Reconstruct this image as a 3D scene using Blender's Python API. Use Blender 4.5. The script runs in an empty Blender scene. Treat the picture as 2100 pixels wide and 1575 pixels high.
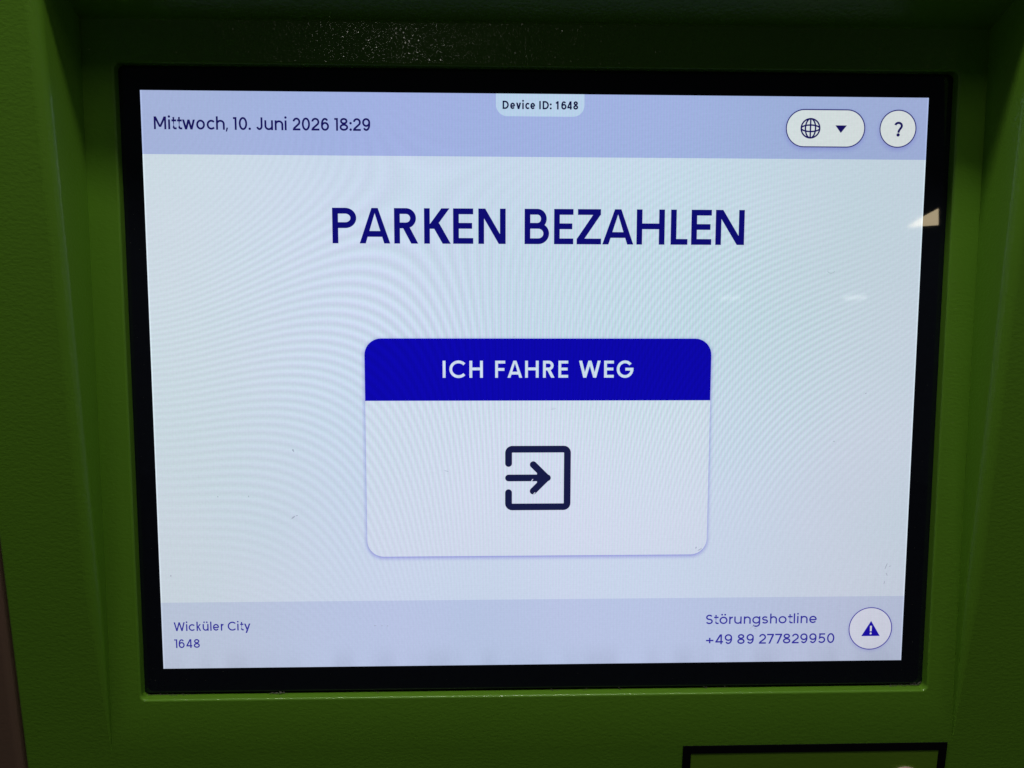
import bpy, bmesh, math, random
from mathutils import Matrix, Vector
from math import sin, cos, radians, pi

random.seed(7)
sc = bpy.context.scene
col = sc.collection

# ---------------------------------------------------------------- frames
# Local frame of the recessed screen: X right, Y up along the glass, Z out of it, millimetres.
# The machine stands upright; the screen leans back by LEAN degrees.
LEAN = radians(5.5)
S, CO = sin(LEAN), cos(LEAN)
ORG = Vector((0, 0.0182, 1.35))
M_SCREEN = Matrix(((1, 0, 0, ORG.x), (0, S, -CO, ORG.y), (0, CO, S, ORG.z), (0, 0, 0, 1)))


def scr(x, y, z):                      # screen mm -> world metres
    return M_SCREEN @ Vector((x / 1000, y / 1000, z / 1000))


def rad_dir(x, y, z):
    return (M_SCREEN.to_3x3() @ Vector((x, y, z))).normalized()


# ---------------------------------------------------------------- camera
cam_d = bpy.data.cameras.new('camera')
cam = bpy.data.objects.new('camera', cam_d)
col.objects.link(cam)
cam_d.sensor_width = 36
cam_d.lens = 36 * 1640 / 2100
cam_d.clip_start = 0.01
cam_d.clip_end = 60
RV = Vector((9.43331157e-02, -3.03974121e-02, 3.52842204e-04))
R3 = Matrix.Rotation(RV.length, 3, RV.normalized())
# rows: camera x, y(down), z(forward) in screen frame
Rcv = R3 @ Matrix(((1, 0, 0), (0, -1, 0), (0, 0, -1)))
right = Vector(Rcv[0]); down = Vector(Rcv[1]); fwd = Vector(Rcv[2])
B = M_SCREEN.to_3x3() @ Matrix((right, -down, -fwd)).transposed()
cam.matrix_world = Matrix.Translation(scr(-20.357, 31.868, 316.572)) @ B.to_4x4()
sc.camera = cam

# ---------------------------------------------------------------- world and lamps
w = bpy.data.worlds.new('World')
sc.world = w
w.use_nodes = True
w.node_tree.nodes['Background'].inputs[0].default_value = (0.62, 0.75, 0.85, 1)
w.node_tree.nodes['Background'].inputs[1].default_value = 0.014
sc.view_settings.view_transform = 'Standard'
sc.view_settings.look = 'None'
sc.view_settings.exposure = 0
sc.view_settings.gamma = 1


def area(name, loc, target, sx, sy, power, color=(1, 0.97, 0.88)):
    l = bpy.data.lights.new(name, 'AREA')
    l.shape = 'RECTANGLE'
    l.size, l.size_y = sx, sy
    l.energy = power
    l.color = color
    o = bpy.data.objects.new(name, l)
    col.objects.link(o)
    o.location = loc
    d = Vector(target) - Vector(loc)
    o.rotation_euler = d.to_track_quat('-Z', 'Y').to_euler()
    return o


face = (0, 0, 1.35)
# lamp on the ceiling edge just above and in front of the machine
area('near_tube', (-0.03, -0.203, 1.35 + 0.85), face, 0.8, 0.018, 3.15)
# next rows of the same ceiling
area('ceiling_row', (0.1, -0.70, 1.35 + 1.25), face, 0.30, 0.32, 0.95)
d = rad_dir(-0.093, 0.318, 0.949)
p = scr(-53, 133, 0) + d * 3.2
area('ceiling_row_far', p, face, 0.17, 0.05, 0.27)
# fill lamps added left and right, lifting the streaks on the niche edges
area('side_fill', (4.2, -1.0, 1.15), (0, 0, 1.15), 0.5, 2.1, 1.1, (0.9, 1.0, 0.85))
area('side_fill_left', (-4.2, -1.0, 1.15), (0, 0, 1.15), 0.5, 2.1, 1.1, (0.9, 1.0, 0.85))
# two distant ceiling lamps whose images lie in the glass
for nm, dd, hx, hy, pw in (('distant_lamp', (0.42, 0.013, 0.908), 126.1, 36.4, 0.055), ('distant_lamp_faint', (0.291, 0.013, 0.957), 75.8, 36.3, 0.038)):
    q = scr(hx, hy, 0) + rad_dir(*dd) * 6.5
    area(nm, q, scr(hx, hy, 0), 0.16, 0.03, pw, (1, 0.98, 0.9))

# ---------------------------------------------------------------- node helpers


class NT:
    def __init__(s, tree):
        s.t = tree

    def new(s, kind, **kw):
        n = s.t.nodes.new(kind)
        for k, v in kw.items():
            setattr(n, k, v)
        return n

    def put(s, sock, v):
        if isinstance(v, E):
            s.t.links.new(v.s, sock)
        else:
            sock.default_value = v

    def math(s, op, *a):
        n = s.new('ShaderNodeMath', operation=op)
        for i, v in enumerate(a):
            s.put(n.inputs[i], v)
        return E(s, n.outputs[0])

    def noise(s, vec, scale, detail=2.0, rough=0.5, dim='3D'):
        n = s.new('ShaderNodeTexNoise', noise_dimensions=dim)
        s.put(n.inputs['Vector'], vec)
        n.inputs['Scale'].default_value = scale
        n.inputs['Detail'].default_value = detail
        n.inputs['Roughness'].default_value = rough
        return E(s, n.outputs[0])

    def smooth(s, v, a, b):
        n = s.new('ShaderNodeMapRange', interpolation_type='SMOOTHSTEP')
        s.put(n.inputs['Value'], v)
        n.inputs['From Min'].default_value = a
        n.inputs['From Max'].default_value = b
        return E(s, n.outputs[0])

    def comb(s, x, y, z):
        n = s.new('ShaderNodeCombineXYZ')
        for i, v in enumerate((x, y, z)):
            s.put(n.inputs[i], v)
        return E(s, n.outputs[0])

    def vmul(s, a, b):
        n = s.new('ShaderNodeVectorMath', operation='MULTIPLY')
        s.put(n.inputs[0], a)
        s.put(n.inputs[1], b)
        return E(s, n.outputs[0])

    def objxyz(s):
        tc = s.new('ShaderNodeTexCoord')
        v = E(s, tc.outputs['Object'])
        sp = s.new('ShaderNodeSeparateXYZ')
        s.put(sp.inputs[0], v)
        return v, E(s, sp.outputs[0]), E(s, sp.outputs[1]), E(s, sp.outputs[2])


class E:
    def __init__(s, nt, sock):
        s.n, s.s = nt, sock

    def __add__(s, o): return s.n.math('ADD', s, o)
    __radd__ = __add__
    def __mul__(s, o): return s.n.math('MULTIPLY', s, o)
    __rmul__ = __mul__
    def __sub__(s, o): return s.n.math('SUBTRACT', s, o)
    def __rsub__(s, o): return s.n.math('SUBTRACT', o, s)


def srgb(r, g, b):
    f = lambda c: (c / 255 / 12.92) if c / 255 <= 0.04045 else ((c / 255 + 0.055) / 1.055) ** 2.4
    return (f(r), f(g), f(b))


def material(name):
    m = bpy.data.materials.new(name)
    m.use_nodes = True
    nt = NT(m.node_tree)
    return m, nt, m.node_tree.nodes['Principled BSDF']


# ------------------------------------------------ LCD picture element pattern (node group)
def lcd_group():
    g = bpy.data.node_groups.new('lcd_pattern', 'ShaderNodeTree')
    g.interface.new_socket('Factor', in_out='OUTPUT', socket_type='NodeSocketVector')
    nt = NT(g)
    out = nt.new('NodeGroupOutput')
    v, mx, my, mz = nt.objxyz()
    x = mx * 10.0          # units of 100 mm
    y = my * 10.0
    # camera moire fringes painted into the screen's emission
    c = {(0, 1): 2.47, (0, 2): .81, (0, 3): 3.27, (0, 4): 3.62, (0, 5): -.24, (1, 0): -39.66, (1, 1): 29.86,
         (1, 2): 6.87, (1, 3): -3.15, (1, 4): -2.79, (2, 0): -5.9, (2, 1): -2.1, (2, 2): -.79, (2, 3): -2.62,
         (3, 0): 13.73, (3, 1): -3.21, (3, 2): .19, (4, 0): .22, (4, 1): .29, (5, 0): -2.6}
    # Horner in x with polynomial-in-y coefficients
    phi = None
    for i in range(5, -1, -1):
        cy = None
        for j in range(5 - i, -1, -1):
            k = c.get((i, j), 0.0)
            cy = k if cy is None else (cy * y + k if isinstance(cy, E) else (y * cy + k if cy else k))
        phi = cy if phi is None else (x * phi + cy if not isinstance(phi, E) else phi * x + cy)
    wob = nt.noise(v, 9.0, 1.0) * 0.9
    ph = (phi * 1.18 + wob) * (2 * pi)
    fr = nt.math('SINE', ph)
    fr2 = nt.math('SINE', ph + 1.6)
    # strength: strong left-centre and right, weak at the corners and the foot
    dl = nt.math('SQRT', (x + 0.75) * (x + 0.75) + (y - 0.05) * (y - 0.05))
    dr = nt.math('SQRT', (x - 0.75) * (x - 0.75) * 0.8 + (y - 0.15) * (y - 0.15))
    al = nt.smooth(dl, 1.15, 0.25)
    ar = nt.smooth(dr, 0.95, 0.2)
    amp = (nt.math('MAXIMUM', al, ar) * 0.9 + 0.1) * (nt.noise(v, 14.0, 1.0) * 1.2 + 0.25)
    # pixel columns
    cyc = nt.noise(v, 5.0, 2.0)
    colm = nt.math('SINE', mx * (2 * pi * 1000 / 1.19) + cyc * 3.0)
    colm2 = nt.math('SINE', mx * (2 * pi * 1000 / 1.19) + cyc * 3.0 + 2.1)
    rowm = nt.math('SINE', my * (2 * pi * 1000 / 0.9))
    dc = nt.math('SQRT', (x - 0.15) * (x - 0.15) * 0.7 + (y - 0.25) * (y - 0.25) * 0.6)
    ca = nt.smooth(dc, 1.1, 0.1) * 0.85 + 0.15
    # slow colour drift over the panel
    n1 = nt.noise(v, 7.0, 2.0)
    n2 = nt.noise(nt.vmul(v, (1, 1, 1)), 11.0, 3.0)
    n3 = nt.noise(v, 900.0, 2.0)
    lum = fr * amp * 0.065 + rowm * 0.008 + (n1 - 0.5) * 0.10 + (n3 - 0.5) * 0.10 + 1.0
    gcast = nt.smooth(nt.math('SQRT', (x - 0.62) * (x - 0.62) + (y - 0.45) * (y - 0.45)), 1.15, 0.1)
    foot = nt.smooth(my * 1000.0, 10.0, -105.0)          # cooler violet toward the foot
    topl = nt.smooth(mx * 1000.0, -60.0, -152.0)
    rfall = nt.smooth(mx * 1000.0, 40.0, 152.0)
    r = lum + colm * ca * 0.10 - gcast * 0.050 + (n2 - 0.5) * 0.16 - foot * 0.015 + topl * 0.02 - rfall * 0.06
    gg = lum + colm2 * ca * 0.085 + gcast * 0.015 + fr2 * amp * 0.03 - foot * 0.06 - rfall * 0.075
    b = lum + colm * ca * 0.05 - gcast * 0.045 + (n2 - 0.5) * 0.06 - foot * 0.035 - topl * 0.10 - rfall * 0.135
    # backlight blotches along the bottom edge and a thin bright edge glow painted at the sides
    blot = nt.smooth(my * 1000.0, -103.0, -114.0) * nt.smooth(nt.noise(nt.comb(mx, 0.0, 0.0), 60.0, 1.0), 0.4, 0.62)
    ex = nt.smooth(nt.math('ABSOLUTE', mx) * 1000.0, 151.4, 151.7)
    edge = 1.0 - blot * 0.09 + ex * 0.22
    vec = nt.comb(r * edge, gg * edge, b * edge)
    g.links.new(vec.s, out.inputs[0])
    return g


LCD = lcd_group()


def lcd_mat(name, rgb, follow=1.0, alpha_attr=False):
    m, nt, bsdf = material(name)
    grp = nt.new('ShaderNodeGroup')
    grp.node_tree = LCD
    fac = E(nt, grp.outputs[0])
    lin = srgb(*rgb)
    vec = nt.vmul(fac, lin)
    if follow < 1:
        mix = nt.new('ShaderNodeMix', data_type='VECTOR')
        mix.inputs[0].default_value = follow
        mix.inputs[4].default_value = lin
        nt.put(mix.inputs[5], vec)
        vec = E(nt, mix.outputs[1])
    bsdf.inputs['Base Color'].default_value = (0.004, 0.004, 0.005, 1)
    bsdf.inputs['Roughness'].default_value = 0.035
    bsdf.inputs['IOR'].default_value = 1.5
    nt.put(bsdf.inputs['Emission Color'], vec)
    # LCD panels dim strongly when seen from beyond about 50 degrees off axis
    ge = nt.new('ShaderNodeNewGeometry')
    dp = nt.new('ShaderNodeVectorMath', operation='DOT_PRODUCT')
    m.node_tree.links.new(ge.outputs['Incoming'], dp.inputs[0])
    m.node_tree.links.new(ge.outputs['Normal'], dp.inputs[1])
    nt.put(bsdf.inputs['Emission Strength'], nt.smooth(E(nt, dp.outputs['Value']), 0.45, 0.87) * 0.86 + 0.14 * nt.smooth(E(nt, dp.outputs['Value']), 0.0, 0.06))
    if alpha_attr:
        at = nt.new('ShaderNodeAttribute')
        at.attribute_name = 'soft'
        m.node_tree.links.new(at.outputs['Fac'], bsdf.inputs['Alpha'])
    return m


# colours drawn by the screen
C_BODY = lcd_mat('lcd_pale_blue', (200, 216, 236))
C_HEAD = lcd_mat('lcd_header', (161, 177, 226))
C_FOOT = lcd_mat('lcd_footer', (184, 200, 230))
C_BLUE = lcd_mat('lcd_royal_blue', (10, 4, 172))
C_CARD = lcd_mat('lcd_card', (206, 219, 236))
C_PILL = lcd_mat('lcd_white', (216, 224, 232))
C_WARN = lcd_mat('lcd_dim_white', (208, 218, 238))
C_NAVY = lcd_mat('lcd_navy', (12, 10, 112), 0.7)
C_DATE = lcd_mat('lcd_dark_navy', (22, 16, 92), 0.7)
C_ICON = lcd_mat('lcd_icon_navy', (22, 27, 68), 0.7)
C_FTXT = lcd_mat('lcd_footer_text', (50, 46, 158), 0.7)
C_DEV = lcd_mat('lcd_tab', (184, 208, 234))
C_DTXT = lcd_mat('lcd_ink', (14, 16, 60), 0.7)
C_WTXT = lcd_mat('lcd_white_text', (206, 220, 240))
C_SHAD = lcd_mat('lcd_soft_lilac', (118, 120, 212), 1.0, True)
C_LINE = lcd_mat('lcd_outline', (44, 44, 120), 0.7)
C_LINE2 = lcd_mat('lcd_outline_violet', (66, 60, 165), 0.7)
C_WBLUE = lcd_mat('lcd_warning_blue', (26, 14, 170))


def paint(name, base, bump=0.27, rough=0.42, spec=0.3):
    m, nt, b = material(name)
    v, x, y, z = nt.objxyz()
    n1 = nt.noise(v, 6.0, 3.0)
    ramp = nt.new('ShaderNodeMix', data_type='RGBA')
    nt.put(ramp.inputs[0], n1)
    ramp.inputs[6].default_value = (base[0] * 0.93, base[1] * 0.95, base[2], 1)
    ramp.inputs[7].default_value = (base[0] * 1.08, base[1] * 1.04, base[2], 1)
    m.node_tree.links.new(ramp.outputs[2], b.inputs['Base Color'])
    # orange peel of the powder coat: flattened cells about 1.5 mm with finer grain between
    vv = nt.vmul(v, (1, 1.7, 1.7))
    h = nt.noise(vv, 540.0, 2.0, 0.55) * 0.75 + nt.noise(v, 1500.0, 2.0, 0.6) * 0.16
    bp = nt.new('ShaderNodeBump')
    bp.inputs['Strength'].default_value = bump
    bp.inputs['Distance'].default_value = 0.0005
    nt.put(bp.inputs['Height'], h)
    m.node_tree.links.new(bp.outputs[0], b.inputs['Normal'])
    nt.put(b.inputs['Roughness'], nt.noise(v, 40.0, 2.0) * 0.08 + rough - 0.04)
    b.inputs['Specular IOR Level'].default_value = spec
    b.inputs['Coat Weight'].default_value = 0.8
    b.inputs['Coat Roughness'].default_value = 0.06
    bc = nt.new('ShaderNodeBump')
    bc.inputs['Strength'].default_value = min(1.0, bump * 2.0)
    bc.inputs['Distance'].default_value = 0.0005
    nt.put(bc.inputs['Height'], nt.noise(v, 700.0, 2.0, 0.5) * 0.9)
    m.node_tree.links.new(bc.outputs[0], b.inputs['Coat Normal'])
    return m


GREEN = paint('green_powder_coat', (0.180, 0.43, 0.030))
LABEL = paint('olive_label_film', (0.20, 0.40, 0.030), 0.15, 0.3)
BROWN = paint('brown_wall_paint', (0.25, 0.155, 0.115), 0.15, 0.35)


def plain(name, rgb, rough=0.5, metal=0.0, spec=0.5):
    m, nt, b = material(name)
    v, x, y, z = nt.objxyz()
    n = nt.noise(v, 300.0, 2.0)
    ramp = nt.new('ShaderNodeMix', data_type='RGBA')
    nt.put(ramp.inputs[0], n)
    ramp.inputs[6].default_value = (*[c * 0.85 for c in rgb], 1)
    ramp.inputs[7].default_value = (*[c * 1.15 for c in rgb], 1)
    m.node_tree.links.new(ramp.outputs[2], b.inputs['Base Color'])
    b.inputs['Roughness'].default_value = rough
    b.inputs['Metallic'].default_value = metal
    b.inputs['Specular IOR Level'].default_value = spec
    return m


GLASS = plain('black_bezel_glass', (0.011, 0.013, 0.022), 0.015)
BLACKP = plain('black_label_print', (0.006, 0.005, 0.008), 0.45, spec=0.3)
DARK = plain('dark_gap', (0.003, 0.003, 0.003), 0.9, spec=0.1)
DUST = plain('grey_dust', (0.22, 0.21, 0.18), 0.9, spec=0.1)
SMUDGE = plain('grey_smudge', (0.35, 0.36, 0.38), 0.9, spec=0.1)
METAL = plain('pinkish_metal', (0.75, 0.55, 0.50), 0.45, 0.2)

# ---------------------------------------------------------------- mesh helpers


def link(name, me, mat, parent, kind=None, mw=None):
    o = bpy.data.objects.new(name, me)
    me.materials.append(mat)
    col.objects.link(o)
    if mw is not None:
        o.matrix_basis = mw
    if parent is not None:
        o.parent = parent
        if parent.matrix_basis != Matrix.Identity(4):
            o.matrix_basis = parent.matrix_basis.inverted() @ (mw if mw is not None else Matrix.Identity(4))
    if kind:
        o['kind'] = kind
    return o


def mesh(name, verts, faces, normals=None, smooth=False):
    me = bpy.data.meshes.new(name)
    me.from_pydata([tuple(v) for v in verts], [], faces)
    if smooth or normals:
        me.polygons.foreach_set('use_smooth', [True] * len(me.polygons))
    me.update()
    if normals:
        me.normals_split_custom_set_from_vertices([tuple(n) for n in normals])
    return me


def mm(pts):
    return [(a / 1000, b / 1000, c / 1000) for a, b, c in pts]


# ---------------------------------------------------------------- the machine
machine = bpy.data.objects.new('payment_machine', None)
col.objects.link(machine)
machine.empty_display_size = 0.2
machine['label'] = 'lime green parking payment machine with a recessed touchscreen under a dark hood'
machine['category'] = 'payment machine'

ZP = 4.0                       # front of the plate around the glass
YH = -190.0                    # where the machine front meets the plane of the glass
YT, YB = 151.6, -148.3         # top and foot of the niche
XL, XR = -172.4, 173.3
TA = math.tan(LEAN)


def fz(y):                     # z of the machine front above plate height y (screen frame)
    return (y - YH) * TA


NF = Vector((0, -S, CO))       # outward normal of the machine front, in the screen frame


def side_wall(sgn, xe, xo):
    """niche cheek with a rolled front edge, and the front face beside it"""
    ys = [YB + (YT - YB) * i / 48 for i in range(49)]
    verts, nor = [], []
    K = 10
    row = 2 + K + 1 + 1
    for y in ys:
        dep = (fz(y) - ZP) * CO
        r = max(0.05, min(4.5, dep * 0.7))
        f0 = Vector((xe, y, fz(y)))
        verts.append(Vector((xo, y, fz(y)))); nor.append(NF)
        verts.append(f0 + Vector((sgn * (r + 4), 0, 0))); nor.append(NF)
        for k in range(K + 1):
            a = pi / 2 * k / K
            c = f0 + Vector((sgn * r, 0, 0)) - NF * r
            n = NF * cos(a) + Vector((-sgn, 0, 0)) * sin(a)
            verts.append(c + n * r); nor.append(n)
        yb = y
        verts.append(Vector((xe + sgn * -0.9, yb - (0.0), ZP - 0.3))); nor.append(Vector((-sgn, 0, 0)))
    faces = []
    for i in range(48):
        for k in range(row - 1):
            a, b, c_, d_ = i * row + k, i * row + k + 1, (i + 1) * row + k + 1, (i + 1) * row + k
            faces.append((a, b, c_, d_) if sgn < 0 else (d_, c_, b, a))
    return verts, faces, nor


# front faces and cheeks
for sgn, xe, xo in ((-1, XL, -205.6), (1, XR, 207.0)):
    v, f, n = side_wall(sgn, xe, xo)
    o = link('side_panel', mesh('side_panel', mm(v), f, n), GREEN, machine, mw=M_SCREEN)

# front below the niche (one sheet), full height to the floor, with a rounded outer edge
FZ0 = scr(0, YB, fz(YB)).z
FZ1 = scr(0, YT, fz(YT)).z


def box_part(name, x0, x1, y0, y1, z0, z1, mat, bev=0.0, parent=machine, kind=None):
    bm = bmesh.new()
    bmesh.ops.create_cube(bm, size=1)
    for v in bm.verts:
        v.co = ((x0 + x1) / 2 + v.co.x * (x1 - x0), (y0 + y1) / 2 + v.co.y * (y1 - y0), (z0 + z1) / 2 + v.co.z * (z1 - z0))
    if bev:
        bmesh.ops.bevel(bm, geom=bm.edges[:], offset=bev, segments=4, profile=0.5, affect='EDGES')
    me = bpy.data.meshes.new(name)
    bm.to_mesh(me); bm.free()
    return link(name, me, mat, parent, kind)


def sheet(name, x0, x1, z0, z1, y, mat, parent=machine):
    return link(name, mesh(name, [(x0, y, z0), (x1, y, z0), (x1, y, z1), (x0, y, z1)], [(0, 1, 2, 3)]), mat, parent)


YF = scr(0, 0, fz(0)).y        # world y of the machine front (vertical plane)
sheet('front_panel', -0.2056, 0.207, 0.12, FZ0, YF, GREEN)
sheet('front_panel', -0.2056, 0.207, FZ1, 1.72, YF, GREEN)
# cabinet behind, with rounded vertical corners standing proud of nothing
bm = bmesh.new()
prof = []
for k in range(9):
    a = pi / 2 * k / 8
    prof.append((-0.2056 - 0.0012 * sin(a), YF + 0.0012 - 0.0012 * cos(a)))
prof += [(-0.2068, YF + 0.30), (0.2082, YF + 0.30)]
for k in range(8, -1, -1):
    a = pi / 2 * k / 8
    prof.append((0.207 + 0.0012 * sin(a), YF + 0.0012 - 0.0012 * cos(a)))
vs0 = [bm.verts.new((x, y, 0.12)) for x, y in prof]
vs1 = [bm.verts.new((x, y, 1.72)) for x, y in prof]
for i in range(len(prof) - 1):
    bm.faces.new((vs0[i], vs1[i], vs1[i + 1], vs0[i + 1]))
bm.faces.new(vs1)
bm.faces.new(list(reversed(vs0)))
me = bpy.data.meshes.new('cabinet')
bm.to_mesh(me); bm.free()
link('cabinet', me, GREEN, machine)

# hood: the underside of the niche top, with a folded front lip
CY = 138.2
hood = []
yf, zf = YT, fz(YT)
pts = [(CY, ZP - 0.5), (CY + 0.8, ZP + 0.6), (yf - 0.9, zf - 2.2), (yf - 0.4, zf - 0.8), (yf + 0.6, zf - 0.05), (yf + 1.5, fz(yf + 1.5))]
hv, hf = [], []
for (yy, zz) in pts:
    hv += [(XL - 3, yy, zz), (XR + 3, yy, zz)]
for i in range(len(pts) - 1):
    hf.append((2 * i, 2 * i + 1, 2 * i + 3, 2 * i + 2))
link('hood', mesh('hood', mm(hv), hf), GREEN, machine, mw=M_SCREEN)

# plate around the glass with a rounded opening
OX0, OX1, OY0, OY1, OR = -159.9, 161.4, -125.3, 123.0, 2.2


def rrect(x0, x1, y0, y1, r, n=8):
    pts = []
    for cx, cy, a0 in ((x1 - r, y1 - r, 0), (x0 + r, y1 - r, 90), (x0 + r, y0 + r, 180), (x1 - r, y0 + r, 270)):
        for k in range(n + 1):
            a = radians(a0 + 90 * k / n)
            pts.append((cx + r * cos(a), cy + r * sin(a)))
    return pts


PX0, PX1, PY0, PY1 = XL - 0.9, XR + 0.9, YB, CY + 0.4
loops, nors = [], []
n = 8
outer = []
for cxy in ((PX1, PY1), (PX0, PY1), (PX0, PY0), (PX1, PY0)):
    outer += [cxy] * (n + 1)
base = rrect(OX0, OX1, OY0, OY1, OR, n)
dirs = []
for q in range(4):
    for k in range(n + 1):
        a = radians(90 * q + 90 * k / n)
        dirs.append((cos(a), sin(a)))
be = 0.9
verts, nor, faces = [], [], []
L = len(base)
for (x, y) in outer:                   # the sheet bends gently into the front at its foot
    verts.append((x, y, ZP)); nor.append(tuple(NF) if y == PY0 else (0, 0, 1))
for (x, y), (dx, dy) in zip(base, dirs):
    verts.append((x + dx * (be + 3), y + dy * (be + 3), ZP)); nor.append((0, 0, 1))
K = 6
for k in range(K + 1):
    a = pi / 2 * k / K
    for (x, y), (dx, dy) in zip(base, dirs):
        off = be * (1 - sin(a))
        verts.append((x + dx * off, y + dy * off, ZP - be * (1 - cos(a))))
        nor.append((-dx * sin(a), -dy * sin(a), cos(a)))
for (x, y), (dx, dy) in zip(base, dirs):
    verts.append((x, y, -1.2)); nor.append((-dx, -dy, 0))
rings = len(verts) // L
for rg in range(rings - 1):
    for i in range(L):
        j = (i + 1) % L
        a, b, c_, d_ = rg * L + i, rg * L + j, (rg + 1) * L + j, (rg + 1) * L + i
        if rg == 0 and verts[a] == verts[b]:
            faces.append((a, d_, c_)[::-1])
            continue
        faces.append((a, d_, c_, b)[::-1])
faces = [tuple(f) for f in faces]
link('screen_surround', mesh('screen_surround', mm(verts), faces, nor), GREEN, machine, mw=M_SCREEN)

# added glint catchers on the plate above the glass, each a tiny facet with its own tilt
random.seed(11)
v, f = [], []
NG = 4300
for i in range(NG):
    x = random.uniform(XL + 2, XR - 2)
    y = random.uniform(OY1 + 2.0, CY - 0.6)
    rr = random.uniform(.12, .28)
    tx, ty_ = random.gauss(0, .016), random.gauss(0, .018)
    b = len(v)
    k0 = random.uniform(0, 6.28)
    for q in range(5):
        a = k0 + 2 * pi * q / 5
        px_, py_ = rr * cos(a) * random.uniform(.6, 1.2), rr * sin(a) * random.uniform(.6, 1.1)
        v.append((x + px_, y + py_, ZP + 0.03 + 0.002 * (i % 7) + px_ * tx + py_ * ty_))
    f.append(tuple(range(b, b + 5)))
m, nt, b_ = material('glint_facet')
b_.inputs['Base Color'].default_value = (0.17, 0.42, 0.022, 1)
b_.inputs['Roughness'].default_value = 0.05
b_.inputs['IOR'].default_value = 1.55
link('glint_facets', mesh('glint_facets', mm(v), f), m, machine, 'stuff', M_SCREEN)

# ---------------------------------------------------------------- touchscreen
SW, SH = 152.05, 114.05


def flat(polys, z):            # list of 2-D polygons -> verts, faces (mm)
    v, f = [], []
    for i, p in enumerate(polys):
        b = len(v)
        v += [(x, y, z) for x, y in p]
        f.append(tuple(range(b, b + len(p))))
    return v, f


GX0, GX1, GY0, GY1 = OX0 - 2, OX1 + 2, OY0 + 0.9, OY1 + 3
bm = bmesh.new()
gp = rrect(GX0, GX1, GY0, GY1, 1.5, 5)
lo = [bm.verts.new((x / 1000, y / 1000, -0.003)) for x, y in gp]
mi = [bm.verts.new((x / 1000, y / 1000, -0.0003)) for x, y in gp]
cxg, cyg = (GX0 + GX1) / 2, (GY0 + GY1) / 2
hi = [bm.verts.new(((x + (0.3 if x < cxg else -0.3)) / 1000, (y + (0.3 if y < cyg else -0.3)) / 1000, 0)) for x, y in gp]
for A_, B_ in ((lo, mi), (mi, hi)):
    for i in range(len(gp)):
        j = (i + 1) % len(gp)
        bm.faces.new((A_[i], A_[j], B_[j], B_[i]))
bm.faces.new(hi)
me = bpy.data.meshes.new('touchscreen')
bm.to_mesh(me); bm.free()
screen = link('touchscreen', me, GLASS, machine, mw=M_SCREEN)
screen['label'] = 'black framed glass touchscreen showing a pale blue German payment page'
# dark gap behind the foot of the glass
link('gap_backing', mesh('gap_backing', mm([(OX0 - 3, OY0 - 3, -1.1), (OX1 + 3, OY0 - 3, -1.1), (OX1 + 3, OY0 + 3, -1.1), (OX0 - 3, OY0 + 3, -1.1)]),
                         [(0, 1, 2, 3)]), DARK, machine, mw=M_SCREEN)


def ui(name, polys, z, mat, parent=screen):
    v, f = flat(polys, z)
    o = bpy.data.objects.new(name, mesh(name, mm(v), f))
    o.data.materials.append(mat)
    col.objects.link(o)
    o.parent = parent
    return o


def rect(x0, x1, y0, y1):
    return [(x0, y0), (x1, y0), (x1, y1), (x0, y1)]


HY, FY = 90.3, -86.45
ui('header_bar', [rect(-SW, SW, HY, SH)], 0.05, C_HEAD)
ui('page_background', [rect(-SW, SW, FY, HY)], 0.05, C_BODY)
ui('footer_bar', [rect(-SW, SW, -SH, FY)], 0.05, C_FOOT)

# ---------------------------------------------------------------- stroke lettering


def arc(cx, cy, rx, ry, a0, a1, n=None):
    n = n or max(4, int(abs(a1 - a0) / 9))
    return [(cx + rx * cos(radians(a0 + (a1 - a0) * i / n)), cy + ry * sin(radians(a0 + (a1 - a0) * i / n))) for i in range(n + 1)]


def diag(x0, y0, x1, y1, wd):
    return ('g', [(x0 - wd / 2, y0), (x0 + wd / 2, y0), (x1 + wd / 2, y1), (x1 - wd / 2, y1)])


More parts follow.
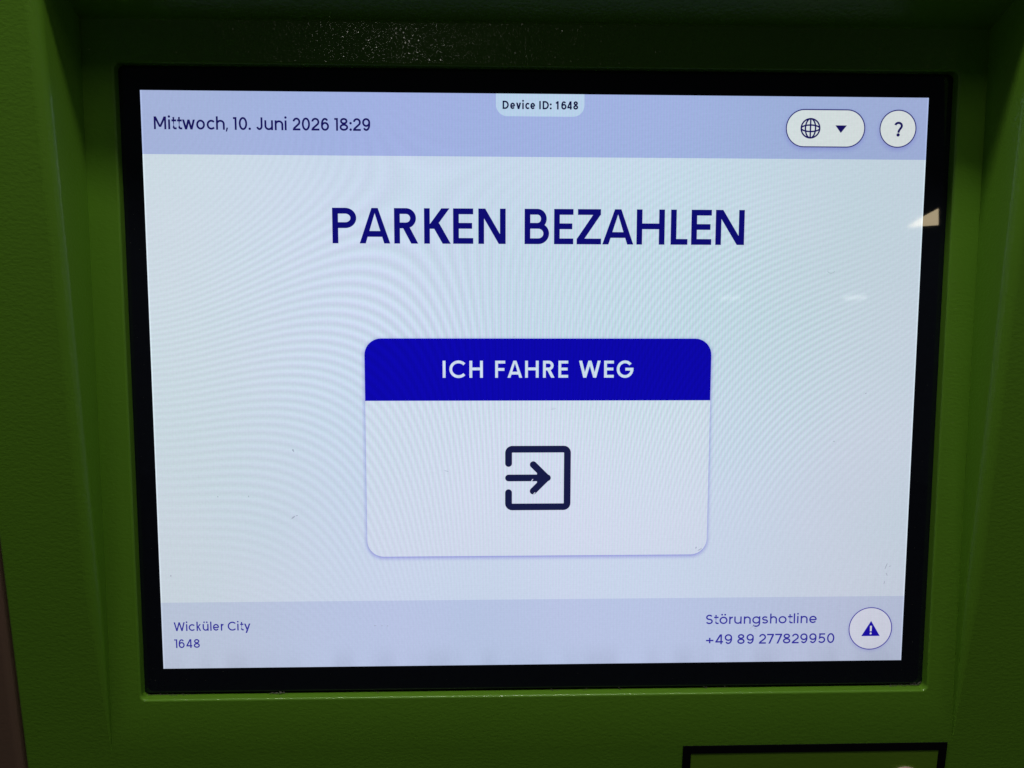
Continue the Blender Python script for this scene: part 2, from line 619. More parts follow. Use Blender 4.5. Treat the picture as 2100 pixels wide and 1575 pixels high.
def glyph(ch, t, o=None):
    """strokes of one character, cap height 1; returns (advance, strokes)"""
    h = t / 2
    X = 0.775; A = 1.05; D = -0.30
    sb = 0.085
    P = lambda *pts: ('p', list(pts))
    G = lambda pts: ('g', list(pts))
    Q = lambda lst: ('p', lst)
    R = X / 2 - h
    st = []
    if ch == ' ':
        return 0.37, []
    dot = lambda x, y, s=1.25: ('g', arc(x, y, h * s, h * s, 0, 342, 19))
    if ch in 'oöceg':
        c = (X / 2, X / 2)
        wv = X
        if ch in 'oö':
            st = [Q(arc(*c, R, R, 0, 360, 40))]
            if ch == 'ö':
                st += [dot(X / 2 - .15, 0.98), dot(X / 2 + .15, 0.98)]
        elif ch == 'c':
            st = [Q(arc(*c, R, R, 42, 318))]
            wv = X * .95
        elif ch == 'e':
            st = [Q(arc(*c, R, R, -6, 322, 40)), P((h * 1.2, X / 2 - .02), (X - h * 1.0, X / 2 - .02))]
        else:
            st = [Q(arc(*c, R, R, 0, 360, 40)), Q([(X - h, X)] + arc(X / 2, .04, R, R * .98, 0, -148))]
        return wv + sb * 1.5, st
    if ch in 'nh':
        wd = .66; rx = (wd - t) / 2
        top = X if ch == 'n' else A
        st = [P((h, 0), (h, top)), Q(arc(wd / 2, X - h - rx, rx, rx, 180, 0) + [(wd - h, 0)])]
        return wd + sb * 2, st
    if ch in 'uü':
        wd = .66; rx = (wd - t) / 2
        st = [P((wd - h, 0), (wd - h, X)), Q([(h, X)] + arc(wd / 2, h + rx, rx, rx, 180, 360))]
        if ch == 'ü':
            st += [dot(wd / 2 - .15, .98), dot(wd / 2 + .15, .98)]
        return wd + sb * 2, st
    if ch == 'r':
        wd = .40; rx = .30
        st = [P((h, 0), (h, X)), Q(arc(h + rx, X - h - rx, rx, rx, 180, 92))]
        return wd + sb, st
    if ch == 'i':
        return t + sb * 2, [P((h, 0), (h, X)), dot(h, 1.0)]
    if ch == 'l':
        return t + sb * 2, [P((h, 0), (h, A))]
    if ch == 'k':
        return .60 + sb, [P((h, 0), (h, A)), diag(t * .9, .36, .50, X, t * 1.25), diag(.52, 0, .25, .44, t * 1.25)]
    if ch == 't':
        return .42 + sb, [Q([(.17, .96), (.17, .17)] + arc(.17 + .12, h + .12, .12, .12, 180, 270) + [(.42, h)]),
                          P((0, X - h), (.40, X - h))]
    if ch == 's':
        wd = .56; rx = wd / 2 - h; ry = (X - t) / 4
        st = [Q(arc(wd / 2, X - h - ry, rx * .93, ry, 28, 245) + arc(wd / 2, h + ry, rx, ry, 65, -155))]
        return wd + sb * 1.5, st
    if ch == 'v':
        return .66 + sb * .3, [diag(t * .6, X, .33, 0, t * 1.15), diag(.33, 0, .66 - t * .6, X, t * 1.15)]
    if ch == 'y':
        return .70 + sb * .3, [diag(.35, .06, t * .6, X, t * 1.15), diag(.22, D, .70 - t * .6, X, t * 1.15)]
    if ch == 'w':
        a = [t * .6, .30, .515, .73, 1.03 - t * .6]
        return 1.03 + sb * .4, [diag(a[0], X, a[1], 0, t * 1.1), diag(a[1], 0, a[2], X, t * 1.1), diag(a[2], X, a[3], 0, t * 1.1), diag(a[3], 0, a[4], X, t * 1.1)]
    if ch == 'I':
        return t + sb * 2.4, [P((h, 0), (h, 1))]
    if ch == 'H':
        return .74 + sb * 2.4, [P((h, 0), (h, 1)), P((.74 - h, 0), (.74 - h, 1)), P((h, .52), (.74 - h, .52))]
    if ch == 'E':
        return .58 + sb * 1.8, [P((h, 0), (h, 1)), P((h, 1 - h), (.56, 1 - h)), P((h, .51), (.53, .51)), P((h, h), (.56, h))]
    if ch == 'F':
        return .56 + sb * 1.4, [P((h, 0), (h, 1)), P((h, 1 - h), (.55, 1 - h)), P((h, .49), (.51, .49))]
    if ch == 'L':
        return .50 + sb * 1.2, [P((h, 0), (h, 1)), P((h, h), (.50, h))]
    if ch == 'A':
        b = .88
        return b + sb * .5, [G([(0, 0), (t * 1.06, 0), (b / 2 + t * .02, .86), (b / 2 + t * .55, 1), (b / 2 - t * .55, 1)]),
                             G([(b, 0), (b / 2 + t * .55, 1), (b / 2 - t * .55, 1), (b / 2 - t * .02, .86), (b - t * 1.06, 0)]),
                             P((.22, .27), (b - .22, .27))]
    if ch == 'N':
        wd = .77
        return wd + sb * 2.2, [P((h, 0), (h, 1)), P((wd - h, 0), (wd - h, 1)), G([(0, 1), (t * 1.18, 1), (wd, 0), (wd - t * 1.18, 0)])]
    if ch == 'M':
        wd = .92
        return wd + sb * 2.2, [P((h, 0), (h, 1)), P((wd - h, 0), (wd - h, 1)), G([(0, 1), (t * 1.15, 1), (wd / 2 + t * .5, .18), (wd / 2 - t * .5, .18)]),
                               G([(wd, 1), (wd / 2 + t * .5, .18), (wd / 2 - t * .5, .18), (wd - t * 1.15, 1)])]
    if ch == 'K':
        return .70 + sb, [P((h, 0), (h, 1)), G([(t * .95, .36), (t * .95, .60), (.66 - t * 1.2, 1), (.70, 1)]) if False else diag(t * 1.05, .42, .70 - t * .7, 1, t * 1.35),
                          diag(.73 - t * .7, 0, .30, .58, t * 1.35)]
    if ch == 'P' or ch == 'R':
        rr = .285
        st = [P((h, 0), (h, 1)), Q([(h, 1 - h), (.60 - rr, 1 - h)] + arc(.62 - rr, 1 - rr, rr - h, rr - h, 90, -90) + [(h, 1 - 2 * rr + h)])]
        if ch == 'R':
            st.append(diag(.68 - t * .6, 0, .34, .46, t * 1.22))
        return (.64 if ch == 'P' else .70) + sb * 1.6, st
    if ch == 'B':
        m1 = .52
        return .64 + sb * 1.7, [P((h, 0), (h, 1)),
                                Q([(h, 1 - h), (.33, 1 - h)] + arc(.33, (1 - h + m1) / 2, .57 - h - .33, (1 - h - m1) / 2, 90, -90) + [(h, m1)]),
                                Q([(h, m1), (.35, m1)] + arc(.35, (m1 + h) / 2, .63 - h - .35, (m1 - h) / 2, 90, -90) + [(h, h)])]
    if ch == 'Z':
        wd = .66
        return wd + sb * 1.5, [P((.03, 1 - h), (wd - .01, 1 - h)), P((0, h), (wd, h)), G([(0, t * .9), (t * .1, t * .9), (wd - t * .1 - .01, 1 - t * .9), (wd - .01, 1 - t * .9), (wd - t * 1.2, 1 - t * .9), (t * -.0, t * .9)]) if False
                               else G([(0, t * .95), (t * 1.25, t * .95), (wd - .01, 1 - t * .95), (wd - .01 - t * 1.25, 1 - t * .95)])]
    if ch == 'C':
        return .94 + sb, [Q(arc(.5, .5, .5 - h, .5 - h + .015, 42, 318, 36))]
    if ch == 'G':
        r = .5 - h
        return 1.0 + sb * 1.4, [Q(arc(.5, .5, r, r + .015, 40, 352, 36)), P((.52, .5), (1.0, .5)), P((1 - h * 1.02, .5 + h), (1 - h * 1.02, .44))]
    if ch == 'D':
        return .78 + sb * 1.8, [P((h, 0), (h, 1)), Q([(h, 1 - h), (.30, 1 - h)] + arc(.30, .5, .46 - h, .5 - h, 90, -90) + [(h, h)])]
    if ch == 'W':
        wd = 1.32
        a = [t * .6, .36, wd / 2, wd - .36, wd - t * .6]
        return wd + sb * .5, [diag(a[0], 1, a[1], 0, t * 1.1), diag(a[1], 0, a[2], 1, t * 1.1), diag(a[2], 1, a[3], 0, t * 1.1), diag(a[3], 0, a[4], 1, t * 1.1)]
    if ch == 'S':
        wd = .70; rx = wd / 2 - h; ry = (1 - t) / 4
        return wd + sb * 1.6, [Q(arc(wd / 2, 1 - h - ry, rx * .92, ry, 25, 245) + arc(wd / 2, h + ry, rx, ry, 65, -158))]
    if ch == 'J':
        r = .235
        return .56 + sb * 1.8, [Q([(.54 - h, 1), (.54 - h, r + h)] + arc(.54 - h - r, r + h, r, r, 0, -165))]
    # figures
    if ch == '0':
        wd = .72
        return wd + sb * 1.7, [Q(arc(wd / 2, .5, wd / 2 - h, .5 - h + .01, 0, 360, 44))]
    if ch == '1':
        if o == 'noto':
            return .50 + sb, [P((.32 - h, 0), (.32 - h, 1)), P((.05, .74), (.30 - h * .3, .93))]
        return .29 + sb * 1.7, [P((.27 - h, 0), (.27 - h, 1)), P((0, 1 - h), (.27 - t, 1 - h))]
    if ch == '2':
        wd = .66; r = wd / 2 - h
        pt = arc(wd / 2, 1 - h - r, r, r, 172, -38, 24)
        return wd + sb * 1.6, [Q(pt + [(h * 1.1, h * 1.8)]), P((0, h), (wd, h))]
    if ch == '4':
        wd = .74
        return wd + sb * 1.4, [P((.56, 0), (.56, 1)), diag(t * .62, .27, .56 - t * .3, 1, t * 1.2), P((0, .24), (wd, .24))]
    if ch == '5':
        wd = .66; r = .33 - h * .9
        return wd + sb * 1.6, [P((.10, 1 - h), (wd - .04, 1 - h)), Q([(.10 + h, 1 - t), (.07 + h, .52)] + arc(wd / 2 - .01, .335, r, .335 - h, 118, -150, 26))]
    if ch == '7':
        wd = .64
        return wd + sb * 1.2, [P((0, 1 - h), (wd, 1 - h)), G([(.14, 0), (.14 + t * 1.1, 0), (wd, 1 - t), (wd - t * 1.15, 1 - t)])]
    if ch == '8':
        wd = .68
        return wd + sb * 1.6, [Q(arc(wd / 2, .755, wd / 2 - h - .045, .245 - h * .9, 0, 360, 32)), Q(arc(wd / 2, .275, wd / 2 - h, .275 - h, 0, 360, 32))]
    if ch in '69':
        wd = .69
        r = wd / 2 - h
        ring = arc(wd / 2, wd / 2 - .01, r, r, 0, 360, 36)
        tail = arc(wd / 2, .5, r, .5 - h, 42, 180, 18) + [(h, wd / 2)]
        st = [ring, tail]
        if ch == '9':
            st = [[(wd - x, 1 - y) for x, y in q] for q in st]
        return wd + sb * 1.6, [Q(q) for q in st]
    if ch == '.':
        return t * 1.3 + sb * 1.6, [dot(h * 1.3, h * 1.25, 1.3)]
    if ch == ',':
        return t * 1.3 + sb * 1.6, [G([(h * .2, -.14), (h * 1.4, -.14), (t * 1.35, t * 1.1), (h * .9, t * 1.1)])]
    if ch == ':':
        return t * 1.3 + sb * 1.6, [dot(h * 1.3, h * 1.25, 1.3), dot(h * 1.3, .60, 1.3)]
    if ch == '+':
        return .56 + sb * 1.6, [P((0, .38), (.56, .38)), P((.28, .10), (.28, .66))]
    if ch == '?':
        wd = .60; r = wd / 2 - h
        return wd + sb, [Q(arc(wd / 2, 1 - h - r * .92, r, r * .92, 165, -35) + [(wd / 2 + .06, .42), (wd / 2, .25)]), dot(wd / 2, h * 1.3, 1.5)]
    raise ValueError(ch)


def strip(pts, wd, closed=False):
    """outline quads of a polyline of width wd, mitred joins"""
    if len(pts) > 2 and math.hypot(pts[0][0] - pts[-1][0], pts[0][1] - pts[-1][1]) < 1e-6:
        pts = pts[:-1]; closed = True
    pts = [p for i, p in enumerate(pts) if i == 0 or math.hypot(p[0] - pts[i - 1][0], p[1] - pts[i - 1][1]) > 1e-5]
    n = len(pts)
    Lp, Rp = [], []
    for i, (x, y) in enumerate(pts):
        def un(a, b):
            dx, dy = b[0] - a[0], b[1] - a[1]
            l = math.hypot(dx, dy) or 1e-9
            return dx / l, dy / l
        if closed or 0 < i < n - 1:
            d0 = un(pts[i - 1], pts[i]); d1 = un(pts[i], pts[(i + 1) % n])
        elif i == 0:
            d0 = d1 = un(pts[0], pts[1])
        else:
            d0 = d1 = un(pts[-2], pts[-1])
        nx, ny = -(d0[1] + d1[1]), d0[0] + d1[0]
        l = math.hypot(nx, ny) or 1e-9
        nx, ny = nx / l, ny / l
        c = max(0.45, nx * -d0[1] + ny * d0[0])
        k = wd / 2 / c
        Lp.append((x + nx * k, y + ny * k)); Rp.append((x - nx * k, y - ny * k))
    q = []
    for i in range(n if closed else n - 1):
        j = (i + 1) % n
        q.append([Rp[i], Rp[j], Lp[j], Lp[i]])
    return q


def ccw(p):
    a = sum(p[i][0] * p[(i + 1) % len(p)][1] - p[(i + 1) % len(p)][0] * p[i][1] for i in range(len(p)))
    return p if a > 0 else p[::-1]


def lettering(name, text, spans, yb, cap, t, z, mat, parent=screen, style=None):
    """text set from per-letter left/right bounds (mm) on one base line"""
    v, f = [], []
    li = gi = 0
    wd = t * cap
    for ch in text:
        if ch == ' ':
            continue
        a, b = spans[2 * li], spans[2 * li + 1]
        li += 1
        st = glyph(ch, t, style)[1]
        out = [p_ for s_ in st for p_ in (strip(s_[1], t) if s_[0] == 'p' else [s_[1]])]
        g0 = min(x for p_ in out for x, y in p_)
        g1 = max(x for p_ in out for x, y in p_)
        k = (b - a) / (g1 - g0)
        if (g1 - g0) < 1.6 * t:
            fx = fg = lambda x: (a + b) / 2 + (x - (g0 + g1) / 2) * cap
        else:
            kc = ((b - a) - wd) / ((g1 - g0) - t)
            fx = lambda x: a + wd / 2 + (x - g0 - t / 2) * kc
            fg = lambda x: a + (x - g0) * k
        for s_ in st:
            if s_[0] == 'p':
                polys = strip([(fx(x), yb + y * cap) for x, y in s_[1]], wd)
            else:
                polys = [[(fg(x), yb + y * cap) for x, y in s_[1]]]
            zz = z + 0.004 * (gi % 5)
            gi += 1
            for p_ in polys:
                q = ccw(p_)
                n0 = len(v)
                v += [(x, y, zz) for x, y in q]
                f.append(tuple(range(n0, n0 + len(q))))
    me = mesh(name, mm(v), f)
    o = bpy.data.objects.new(name, me)
    me.materials.append(mat)
    col.objects.link(o)
    o.parent = parent
    return o


ZT = 0.30
lettering('date_text', 'Mittwoch, 10. Juni 2026 18:29', [-147.24, -142.61, -141.81, -141.17, -140.6, -138.69, -138.49, -136.58, -136.58, -131.74, -131.3, -128.01, -127.36, -124.34, -123.83, -120.54, -120.18, -119.33, -117.35, -116.05, -115.22, -112.05, -111.5, -110.77, -108.61, -106.24, -105.52, -102.28, -101.63, -98.39, -97.82, -97.17, -94.83, -91.89, -91.34, -88.23, -87.72, -84.67, -84.06, -81.01, -78.93, -77.6, -76.99, -73.73, -73.12, -72.45, -71.88, -68.88, -68.37, -65.3], 99.55, 4.75, .152, ZT, C_DATE)
lettering('title_text', 'PARKEN BEZAHLEN', [-80.49, -71.22, -70.03, -58.18, -56.63, -47.31, -45.03, -34.68, -33.76, -25.96, -23.94, -13.28, -5.91, 3.69, 5.63, 13.21, 14.6, 24.04, 24.6, 36.85, 38.06, 49.14, 51.56, 58.27, 59.67, 67.61, 69.29, 80.72], 56.9, 13.6, .165, ZT, C_NAVY)
lettering('site_text', 'Wicküler City', [-147.18, -142.76, -142.29, -141.74, -141.26, -138.82, -138.11, -136.29, -135.66, -133.29, -132.62, -132.1, -131.55, -129.1, -128.39, -127.2, -125.62, -122.37, -121.82, -121.26, -120.63, -119.2, -119.04, -116.51], -98.2, 3.65, .145, ZT, C_FTXT)
lettering('site_number', '1648', [-147.14, -146.03, -145.48, -143.11, -142.47, -140.02, -139.47, -137.02], -105.3, 3.65, .145, ZT, C_FTXT)
lettering('hotline_text', 'Störungshotline', [69.45, 72.29, 72.83, 74.67, 75.05, 78.38, 79.05, 80.63, 81.17, 84.26, 85.15, 88.06, 88.68, 92.02, 92.75, 95.28, 96.09, 99.0, 99.63, 103.0, 103.63, 105.53, 105.89, 106.62, 107.3, 108.07, 108.86, 111.8, 112.48, 115.62], -97.6, 4.05, .145, ZT, C_FTXT)
lettering('phone_number', '+49 89 277829950', [69.74, 72.65, 73.54, 76.72, 77.39, 80.52, 82.69, 85.76, 86.5, 89.57, 91.75, 94.66, 95.07, 97.93, 98.48, 101.34, 101.75, 104.89, 105.51, 108.38, 108.98, 112.04, 112.75, 115.81, 116.63, 119.51, 120.25, 123.34], -106.2, 4.2, .145, ZT, C_FTXT)

# device number tab hanging from the top edge


def tab(x0, x1, y0, y1, r):
    return [(x0, y1)] + arc(x0 + r, y0 + r, r, r, 180, 270) + arc(x1 - r, y0 + r, r, r, 270, 360) + [(x1, y1)]


ui('device_tab', [ccw(tab(-17.1, 17.1, 105.6, SH, 4.4))], 0.12, C_DEV)
lettering('device_text', 'Device ID: 1648', [-14.52, -12.14, -11.59, -9.71, -9.32, -7.41, -7.05, -6.26, -5.79, -4.15, -3.83, -1.98, -0.46, 0.25, 0.9, 3.31, 3.67, 4.41, 5.87, 7.13, 8.1, 10.14, 10.38, 12.27, 12.74, 14.63], 108.25, 3.1, .19, ZT, C_DTXT, style='noto')


def soft_shadow(name, x0, x1, y0, y1, r, dx, dy, blur, strength, z, hole=None):
    """printed soft shadow of a screen button: rings whose 'soft' value fades outward"""
    steps = 8
    v, f, a = [], [], []
    nn = 8
    for k in range(steps + 1):
        u = k / steps
        g = -blur * 0.5 + blur * 1.5 * u
        p_ = rrect(x0 - g + dx, x1 + g + dx, y0 - g + dy, y1 + g + dy, max(0.3, r + g), nn)
        v += [(x, y, z) for x, y in p_]
        a += [strength * (1 - u) ** 1.6] * len(p_)
    Ln = 4 * (nn + 1)
    f.append(tuple(range(Ln)))
    for k in range(steps):
        for i in range(Ln):
            j = (i + 1) % Ln
            f.append((k * Ln + i, (k + 1) * Ln + i, (k + 1) * Ln + j, k * Ln + j))
    me = mesh(name, mm(v), f)
    at = me.attributes.new('soft', 'FLOAT', 'POINT')
    at.data.foreach_set('value', a)
    o = bpy.data.objects.new(name, me)
    me.materials.append(C_SHAD)
    col.objects.link(o)
    o.parent = screen
    return o


# departure button
BX0, BX1, BY0, BY1, BR = -68.9, 68.9, -68.1, 20.0, 6.6
soft_shadow('button_shadow', BX0, BX1, BY0, BY1, BR, 0, -0.5, 1.8, 0.95, 0.09)
ui('button_card', [ccw([(BX0, -4.75)] + arc(BX0 + BR, BY0 + BR, BR, BR, 180, 270) + arc(BX1 - BR, BY0 + BR, BR, BR, 270, 360) + [(BX1, -4.75)])],
   0.14, C_CARD)
ui('button_heading', [ccw([(BX1, -4.75)] + arc(BX1 - BR, BY1 - BR, BR, BR, 0, 90) + arc(BX0 + BR, BY1 - BR, BR, BR, 90, 180) + [(BX0, -4.75)])],
   0.16, C_BLUE)
lettering('heading_text', 'ICH FAHRE WEG', [-38.27, -36.94, -35.53, -29.23, -27.59, -22.27, -17.38, -13.47, -12.48, -6.65, -5.5, -0.13, 1.6, 6.21, 7.75, 11.6, 15.95, 24.59, 25.98, 29.84, 31.0, 37.72], 4.45, 6.75, .165, ZT, C_WTXT)

# exit symbol
IT = 2.75
ih = IT / 2
ix0, ix1, iy0, iy1 = -13.4 + ih, 13.0 - ih, -49.25 + ih, -22.95 - ih
cr = 1.5


def poly_icon(name, strokes, wd, z, mat, caps=True):
    v, f = [], []
    for gi, pts in enumerate(strokes):
        zz = z + 0.006 * gi
        g = strip(pts, wd)
        if caps:
            g += [arc(pts[0][0], pts[0][1], wd / 2, wd / 2, 0, 345, 23), arc(pts[-1][0], pts[-1][1], wd / 2, wd / 2, 0, 345, 23)]
        for qi, p_ in enumerate(g):
            q = ccw(p_)
            b = len(v)
            v += [(x, y, zz + (0.003 if qi >= len(g) - 2 and caps else 0)) for x, y in q]
            f.append(tuple(range(b, b + len(q))))
    me = mesh(name, mm(v), f)
    o = bpy.data.objects.new(name, me)
    me.materials.append(mat)
    col.objects.link(o)
    o.parent = screen
    return o


poly_icon('exit_symbol', [
    [(ix0, -30.1)] + arc(ix0 + cr, iy1 - cr, cr, cr, 180, 90, 6) + arc(ix1 - cr, iy1 - cr, cr, cr, 90, 0, 6) +
    arc(ix1 - cr, iy0 + cr, cr, cr, 0, -90, 6) + arc(ix0 + cr, iy0 + cr, cr, cr, 270, 180, 6) + [(ix0, -42.0)],
    [(ix0, -36.0), (3.6, -36.0)],
    [(-2.1, -30.6), (3.3, -36.0)], [(3.3, -36.0), (-2.1, -41.4)]], IT, ZT, C_ICON)
ui('arrow_head', [[(-0.6, -36.0 + 3.2), (-0.6, -36.0 - 3.2), (4.2, -36.9), (4.9, -36.0), (4.2, -35.1)]], ZT + 0.04, C_ICON)


def outline_round(name, x0, x1, y0, y1, r, wd, z, mat):
    p_ = rrect(x0 + wd / 2, x1 - wd / 2, y0 + wd / 2, y1 - wd / 2, r - wd / 2, 14)
    q = []
    for a in p_:
        if not q or math.hypot(a[0] - q[-1][0], a[1] - q[-1][1]) > 1e-4:
            q.append(a)
    if math.hypot(q[0][0] - q[-1][0], q[0][1] - q[-1][1]) < 1e-4:
        q.pop()
    return ui(name, [ccw(s) for s in strip(q, wd, True)], z, mat)


# language button
lx0, lx1, ly0, ly1 = 95.9, 127.3, 94.75, 109.35
soft_shadow('language_button_shadow', lx0, lx1, ly0, ly1, 7.3, 0, -0.7, 1.8, 0.55, 0.09)
ui('language_button', [ccw(rrect(lx0, lx1, ly0, ly1, 7.29, 14))], 0.16, C_PILL)
outline_round('language_outline', lx0, lx1, ly0, ly1, 7.29, 0.42, 0.20, C_LINE)
gx, gy, gr = 105.6, 102.0, 3.65
gs = [arc(gx, gy, gr, gr, 0, 360, 36), [(gx, gy - gr), (gx, gy + gr)], arc(gx, gy, gr * .55, gr, 0, 360, 30),
      arc(gx, gy, gr, gr * .34, 0, 360, 30)]
poly_icon('globe_symbol', gs, 0.58, ZT, C_DATE, caps=False)
ui('dropdown_triangle', [[(115.4, 103.2), (117.65, 100.3), (119.95, 103.2)][::-1]], ZT, C_DATE)
# help button
soft_shadow('help_button_shadow', 132.95, 147.65, 94.8, 109.4, 7.3, 0, -0.7, 1.8, 0.55, 0.09)
ui('help_button', [ccw(rrect(132.95, 147.65, 94.85, 109.4, 7.27, 14))], 0.16, C_PILL)
outline_round('help_outline', 132.95, 147.65, 94.85, 109.4, 7.27, 0.42, 0.20, C_LINE)
lettering('question_mark', '?', [138.75, 142.15], 99.2, 5.6, .155, ZT, C_DATE)
# warning button
soft_shadow('warning_button_shadow', 129.2, 147.5, -109.3, -91.1, 9.1, 0, -0.5, 1.4, 0.4, 0.09)
ui('warning_button', [ccw(rrect(129.2, 147.5, -109.3, -91.1, 9.09, 18))], 0.16, C_WARN)
outline_round('warning_outline', 129.2, 147.5, -109.3, -91.1, 9.09, 0.38, 0.20, C_LINE2)
ui('warning_triangle', [[(134.6, -103.4), (142.4, -103.4), (138.5, -96.9)]], ZT, C_WBLUE)
ui('exclamation_mark', [ccw([(138.15, -101.35), (138.85, -101.35), (138.9, -99.0), (138.1, -99.0)]), ccw(arc(138.5, -102.25, .42, .42, 0, 340, 12))], ZT + .05, C_PILL)

# marks of use on the glass
random.seed(3)


def blob(cx, cy, rx, ry, z, n=9, rot=0.0):
    out = []
    for i in range(n):
        a = 2 * pi * i / n
        k = random.uniform(.65, 1.2)
        x, y = rx * k * cos(a), ry * k * sin(a)
        out.append((cx + x * cos(rot) - y * sin(rot), cy + x * sin(rot) + y * cos(rot)))
    return out


sm = []
for (x, y, rx, ry, rt) in ((-97.6, -24.5, .55, .9, .3), (-98.2, -51.6, 1.3, .35, .7), (-96.8, -50.9, .6, .3, .2),
                           (143.6, -73.7, .22, 1.7, -.35), (144.0, -77.0, .2, 1.2, .45), (143.2, -80.5, .2, .9, -.2), (145.3, -73.6, .7, .18, .3),
                           (89.2, -98.6, 1.1, .3, .6), (90.0, -99.6, .8, .25, -.5), (87.9, -99.4, .5, .2, .2),
                           (-66.2, -96.7, .7, .25, 0), (-63.5, -96.8, .4, .2, 0), (-61.2, -96.9, .6, .25, 0),
                           (-9.9, 20.7, .5, .2, .3), (-115.6, -43.0, .3, .45, 0), (-127.8, -43.0, .3, .4, 0), (-147.5, -75.2, .4, .5, 0),
                           (132.0, -2.0, .6, .2, .3), (119.8, -21.5, .5, .3, 0), (66.0, -66.0, 1.3, .3, .5), (64.5, -65.2, .7, .3, 1.2),
                           (8.9, -38.0, .2, .2, 0), (-37.0, -33.0, .2, 1.2, 1.3)):
    sm.append(blob(x, y, rx * .8, ry * .8, 0, 9, rt))
ui('smudge', [ccw(s) for s in sm], 0.42, lcd_mat('lcd_seen_through_smudge', (165, 176, 198)))['kind'] = 'stuff'
lt = [blob(-2.6, -37.0, .7, .2, 0, 8, .9), blob(-1.9, -37.6, .6, .18, 0, 8, -.4), blob(-1.7, -42.3, .6, .2, 0, 8, .8), blob(-3.0, -43.4, .4, .2, 0, 8, .1),
      blob(97.2, 59.2, .55, .5, 0, 10), blob(5.8, -8.0, 1.2, .5, 0, 9, .2)]
ui('scratch', [ccw(s) for s in lt], 0.44, lcd_mat('lcd_seen_through_scratch', (196, 208, 226)))['kind'] = 'stuff'
# faint dried water ring
ui('water_ring', [ccw(s) for s in strip([(115.9 + 1.4 * cos(a / 10), 47.0 + 1.0 * sin(a / 10)) for a in range(33, 62)], .22)], 0.42,
   lcd_mat('lcd_ring', (172, 186, 204)))

# glowing wedge added far behind the camera to mirror in the glass border
hx, hy = 154.5, 68.0
q0 = scr(hx, hy, 0)
dn = rad_dir(0.481, 0.099, 0.871)
qc = q0 + dn * 5.0
rt = dn.cross(Vector((0, 0, 1))).normalized()
upv = rt.cross(dn).normalized()
tri = [(-0.115, -0.044), (0.050, -0.046), (0.050, 0.050), (-0.045, 0.004)]
WP = []
for a, b in tri:
    WP.append(qc - rt * a + upv * b)
m_, nt_, b_ = material('warm_wedge_glow')
b_.inputs['Base Color'].default_value = (0.8, 0.7, 0.5, 1)
b_.inputs['Emission Color'].default_value = (1.0, 0.80, 0.50, 1)
b_.inputs['Emission Strength'].default_value = 9
wl = link('reflected_wedge', mesh('reflected_wedge', WP + [v + dn * 0.03 for v in WP], [(0, 1, 2, 3), (7, 6, 5, 4), (0, 4, 5, 1), (1, 5, 6, 2), (2, 6, 7, 3), (3, 7, 4, 0)]), m_, None)
wl['label'] = 'warm glowing wedge added out of view and mirrored in the right border of the screen'
wl['category'] = 'lamp'

# dust lying in the groove below and beside the glass
bm = bmesh.new()


def crumb(x, y, z, s):
    r = bmesh.ops.create_icosphere(bm, subdivisions=1, radius=s / 1000)
    for v in r['verts']:
        v.co = Vector((v.co.x * random.uniform(.7, 2.2), v.co.y * random.uniform(.4, 1), v.co.z * random.uniform(.5, 1))) + Vector((x, y, z)) / 1000


for _ in range(70):
    crumb(random.uniform(-159, -140), OY0 + random.uniform(.1, .5), random.uniform(-.6, .8), random.uniform(.06, .17))
for _ in range(150):
    u = random.random() ** 1.8
    crumb(160.9 - 17 * u, OY0 + random.uniform(.1, .5 + 1.3 * (1 - u) ** 3), random.uniform(-.6, .9), random.uniform(.06, .18))
for _ in range(60):
    crumb(random.uniform(-150, 150), OY0 + random.uniform(.1, .4), random.uniform(-.6, .8), random.uniform(.04, .16))
for _ in range(22):
    crumb(random.gauss(-106, 2.2), OY0 + random.uniform(.3, .8), random.uniform(-.2, 1.2), random.uniform(.15, .35))
for x in (7.5, 20, 34, 70, 77, -66):
    for _ in range(4):
        crumb(x + random.gauss(0, .8), OY0 + random.uniform(.2, .9), random.uniform(-.2, 1.0), random.uniform(.1, .25))
for _ in range(50):                                   # specks on the black border
    crumb(random.choice((random.uniform(-158, -153), random.uniform(153, 160))), random.uniform(-120, 118), 0.05, random.uniform(.03, .09))
for _ in range(40):
    crumb(random.uniform(-155, 158), random.choice((random.uniform(-122, -115.5), random.uniform(115.5, 121))), 0.05, random.uniform(.03, .09))
me = bpy.data.meshes.new('dust')
bm.to_mesh(me); bm.free()
link('dust', me, DUST, machine, 'stuff', M_SCREEN)

# ---------------------------------------------------------------- framed label with the round fitting, below the niche
M_FRONT = Matrix(((1, 0, 0, 0), (0, 0, -1, YF), (0, 1, 0, 0), (0, 0, 0, 1)))   # X right, Y up, Z out of the front


def front_y(yp):                 # screen-frame height on the front -> height above floor, mm
    return scr(0, yp, fz(yp)).z * 1000


ty = front_y(-148.0)
lx0, lx1 = 60.2, 171.0
lh, bw = 74.0, 3.3


def slab(bm, x0, x1, y0, y1, z0, z1):
    r = bmesh.ops.create_cube(bm, size=1)
    for v in r['verts']:
        v.co = Vector(((x0 + x1) / 2 + v.co.x * (x1 - x0), (y0 + y1) / 2 + v.co.y * (y1 - y0), (z0 + z1) / 2 + v.co.z * (z1 - z0))) / 1000


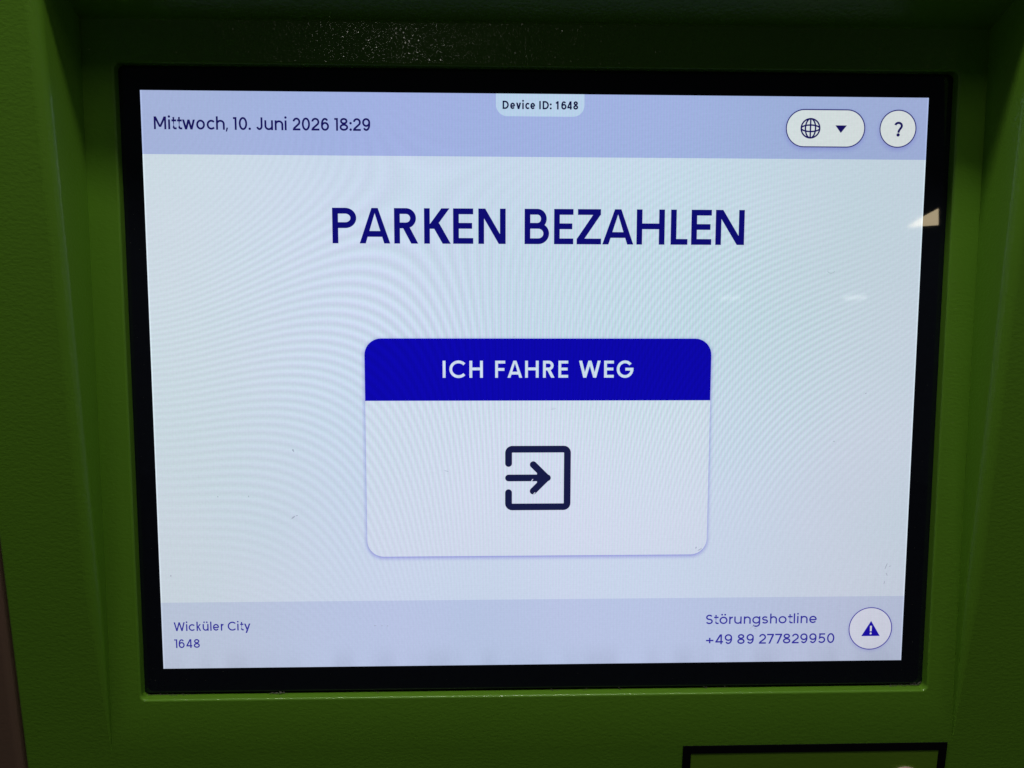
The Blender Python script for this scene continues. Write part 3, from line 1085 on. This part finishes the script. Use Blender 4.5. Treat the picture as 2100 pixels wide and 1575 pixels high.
bm = bmesh.new()
slab(bm, lx0, lx1, ty - lh, ty, -0.2, 0.25)
me = bpy.data.meshes.new('label_plate')
bm.to_mesh(me); bm.free()
plate = link('label_plate', me, LABEL, machine, mw=M_FRONT)
bm = bmesh.new()
slab(bm, lx0 - .1, lx1 + .1, ty - bw, ty + .1, 0.05, 0.45)
slab(bm, lx0 - .1, lx1 + .1, ty - lh - .1, ty - lh + bw, 0.05, 0.45)
slab(bm, lx0 - .1, lx0 + bw, ty - lh + bw, ty - bw, 0.05, 0.45)
slab(bm, lx1 - bw, lx1 + .1, ty - lh + bw, ty - bw, 0.05, 0.45)
me = bpy.data.meshes.new('black_border')
bm.to_mesh(me); bm.free()
link('black_border', me, BLACKP, plate, mw=M_FRONT)
# round fitting: turned rim and sunken disc
cy_r = front_y(-158.9) - 8.6
cx_r = 154.4
prof = [(8.6, 0.2), (8.6, 1.0), (8.2, 1.5), (7.4, 1.6), (7.1, 1.2), (6.9, 0.7), (0.01, 0.7)]
v, f = [], []
NS = 48
for r, z in prof:
    for i in range(NS):
        a = 2 * pi * i / NS
        v.append((cx_r + r * cos(a), cy_r + r * sin(a), z))
for k in range(len(prof) - 1):
    for i in range(NS):
        j = (i + 1) % NS
        f.append((k * NS + i, k * NS + j, (k + 1) * NS + j, (k + 1) * NS + i))
link('round_fitting', mesh('round_fitting', mm(v), f, smooth=True), METAL, machine, mw=M_FRONT)

# ---------------------------------------------------------------- surroundings
# wall the machine stands in, with a rolled edge beside the gap
wy = YF + 0.0004
prof = [(-1.2, wy)]
ex = -0.2076
for k in range(11):
    a = pi / 2 * k / 10
    prof.append((ex - 0.0042 * (1 - sin(a)) if True else 0, wy + 0.0042 * (1 - cos(a))))
prof.append((ex, wy + 0.2))
v, f = [], []
for x, y in prof:
    v += [(x, y, 0), (x, y, 2.3)]
for i in range(len(prof) - 1):
    f.append((2 * i, 2 * i + 2, 2 * i + 3, 2 * i + 1))
nor = []
for i, (x, y) in enumerate(prof):
    if i == 0:
        n_ = (0, -1, 0)
    elif i <= 11:
        a = pi / 2 * (i - 1) / 10
        n_ = (sin(a), -cos(a), 0)
    else:
        n_ = (1, 0, 0)
    nor += [n_, n_]
link('wall', mesh('wall', v, f, nor), BROWN, None, 'structure')
link('ground', mesh('ground', [(-6, -12, 0), (6, -12, 0), (6, 0.4, 0), (-6, 0.4, 0)], [(0, 1, 2, 3)]),
     plain('concrete_floor', (0.12, 0.12, 0.115), 0.8), None, 'structure')
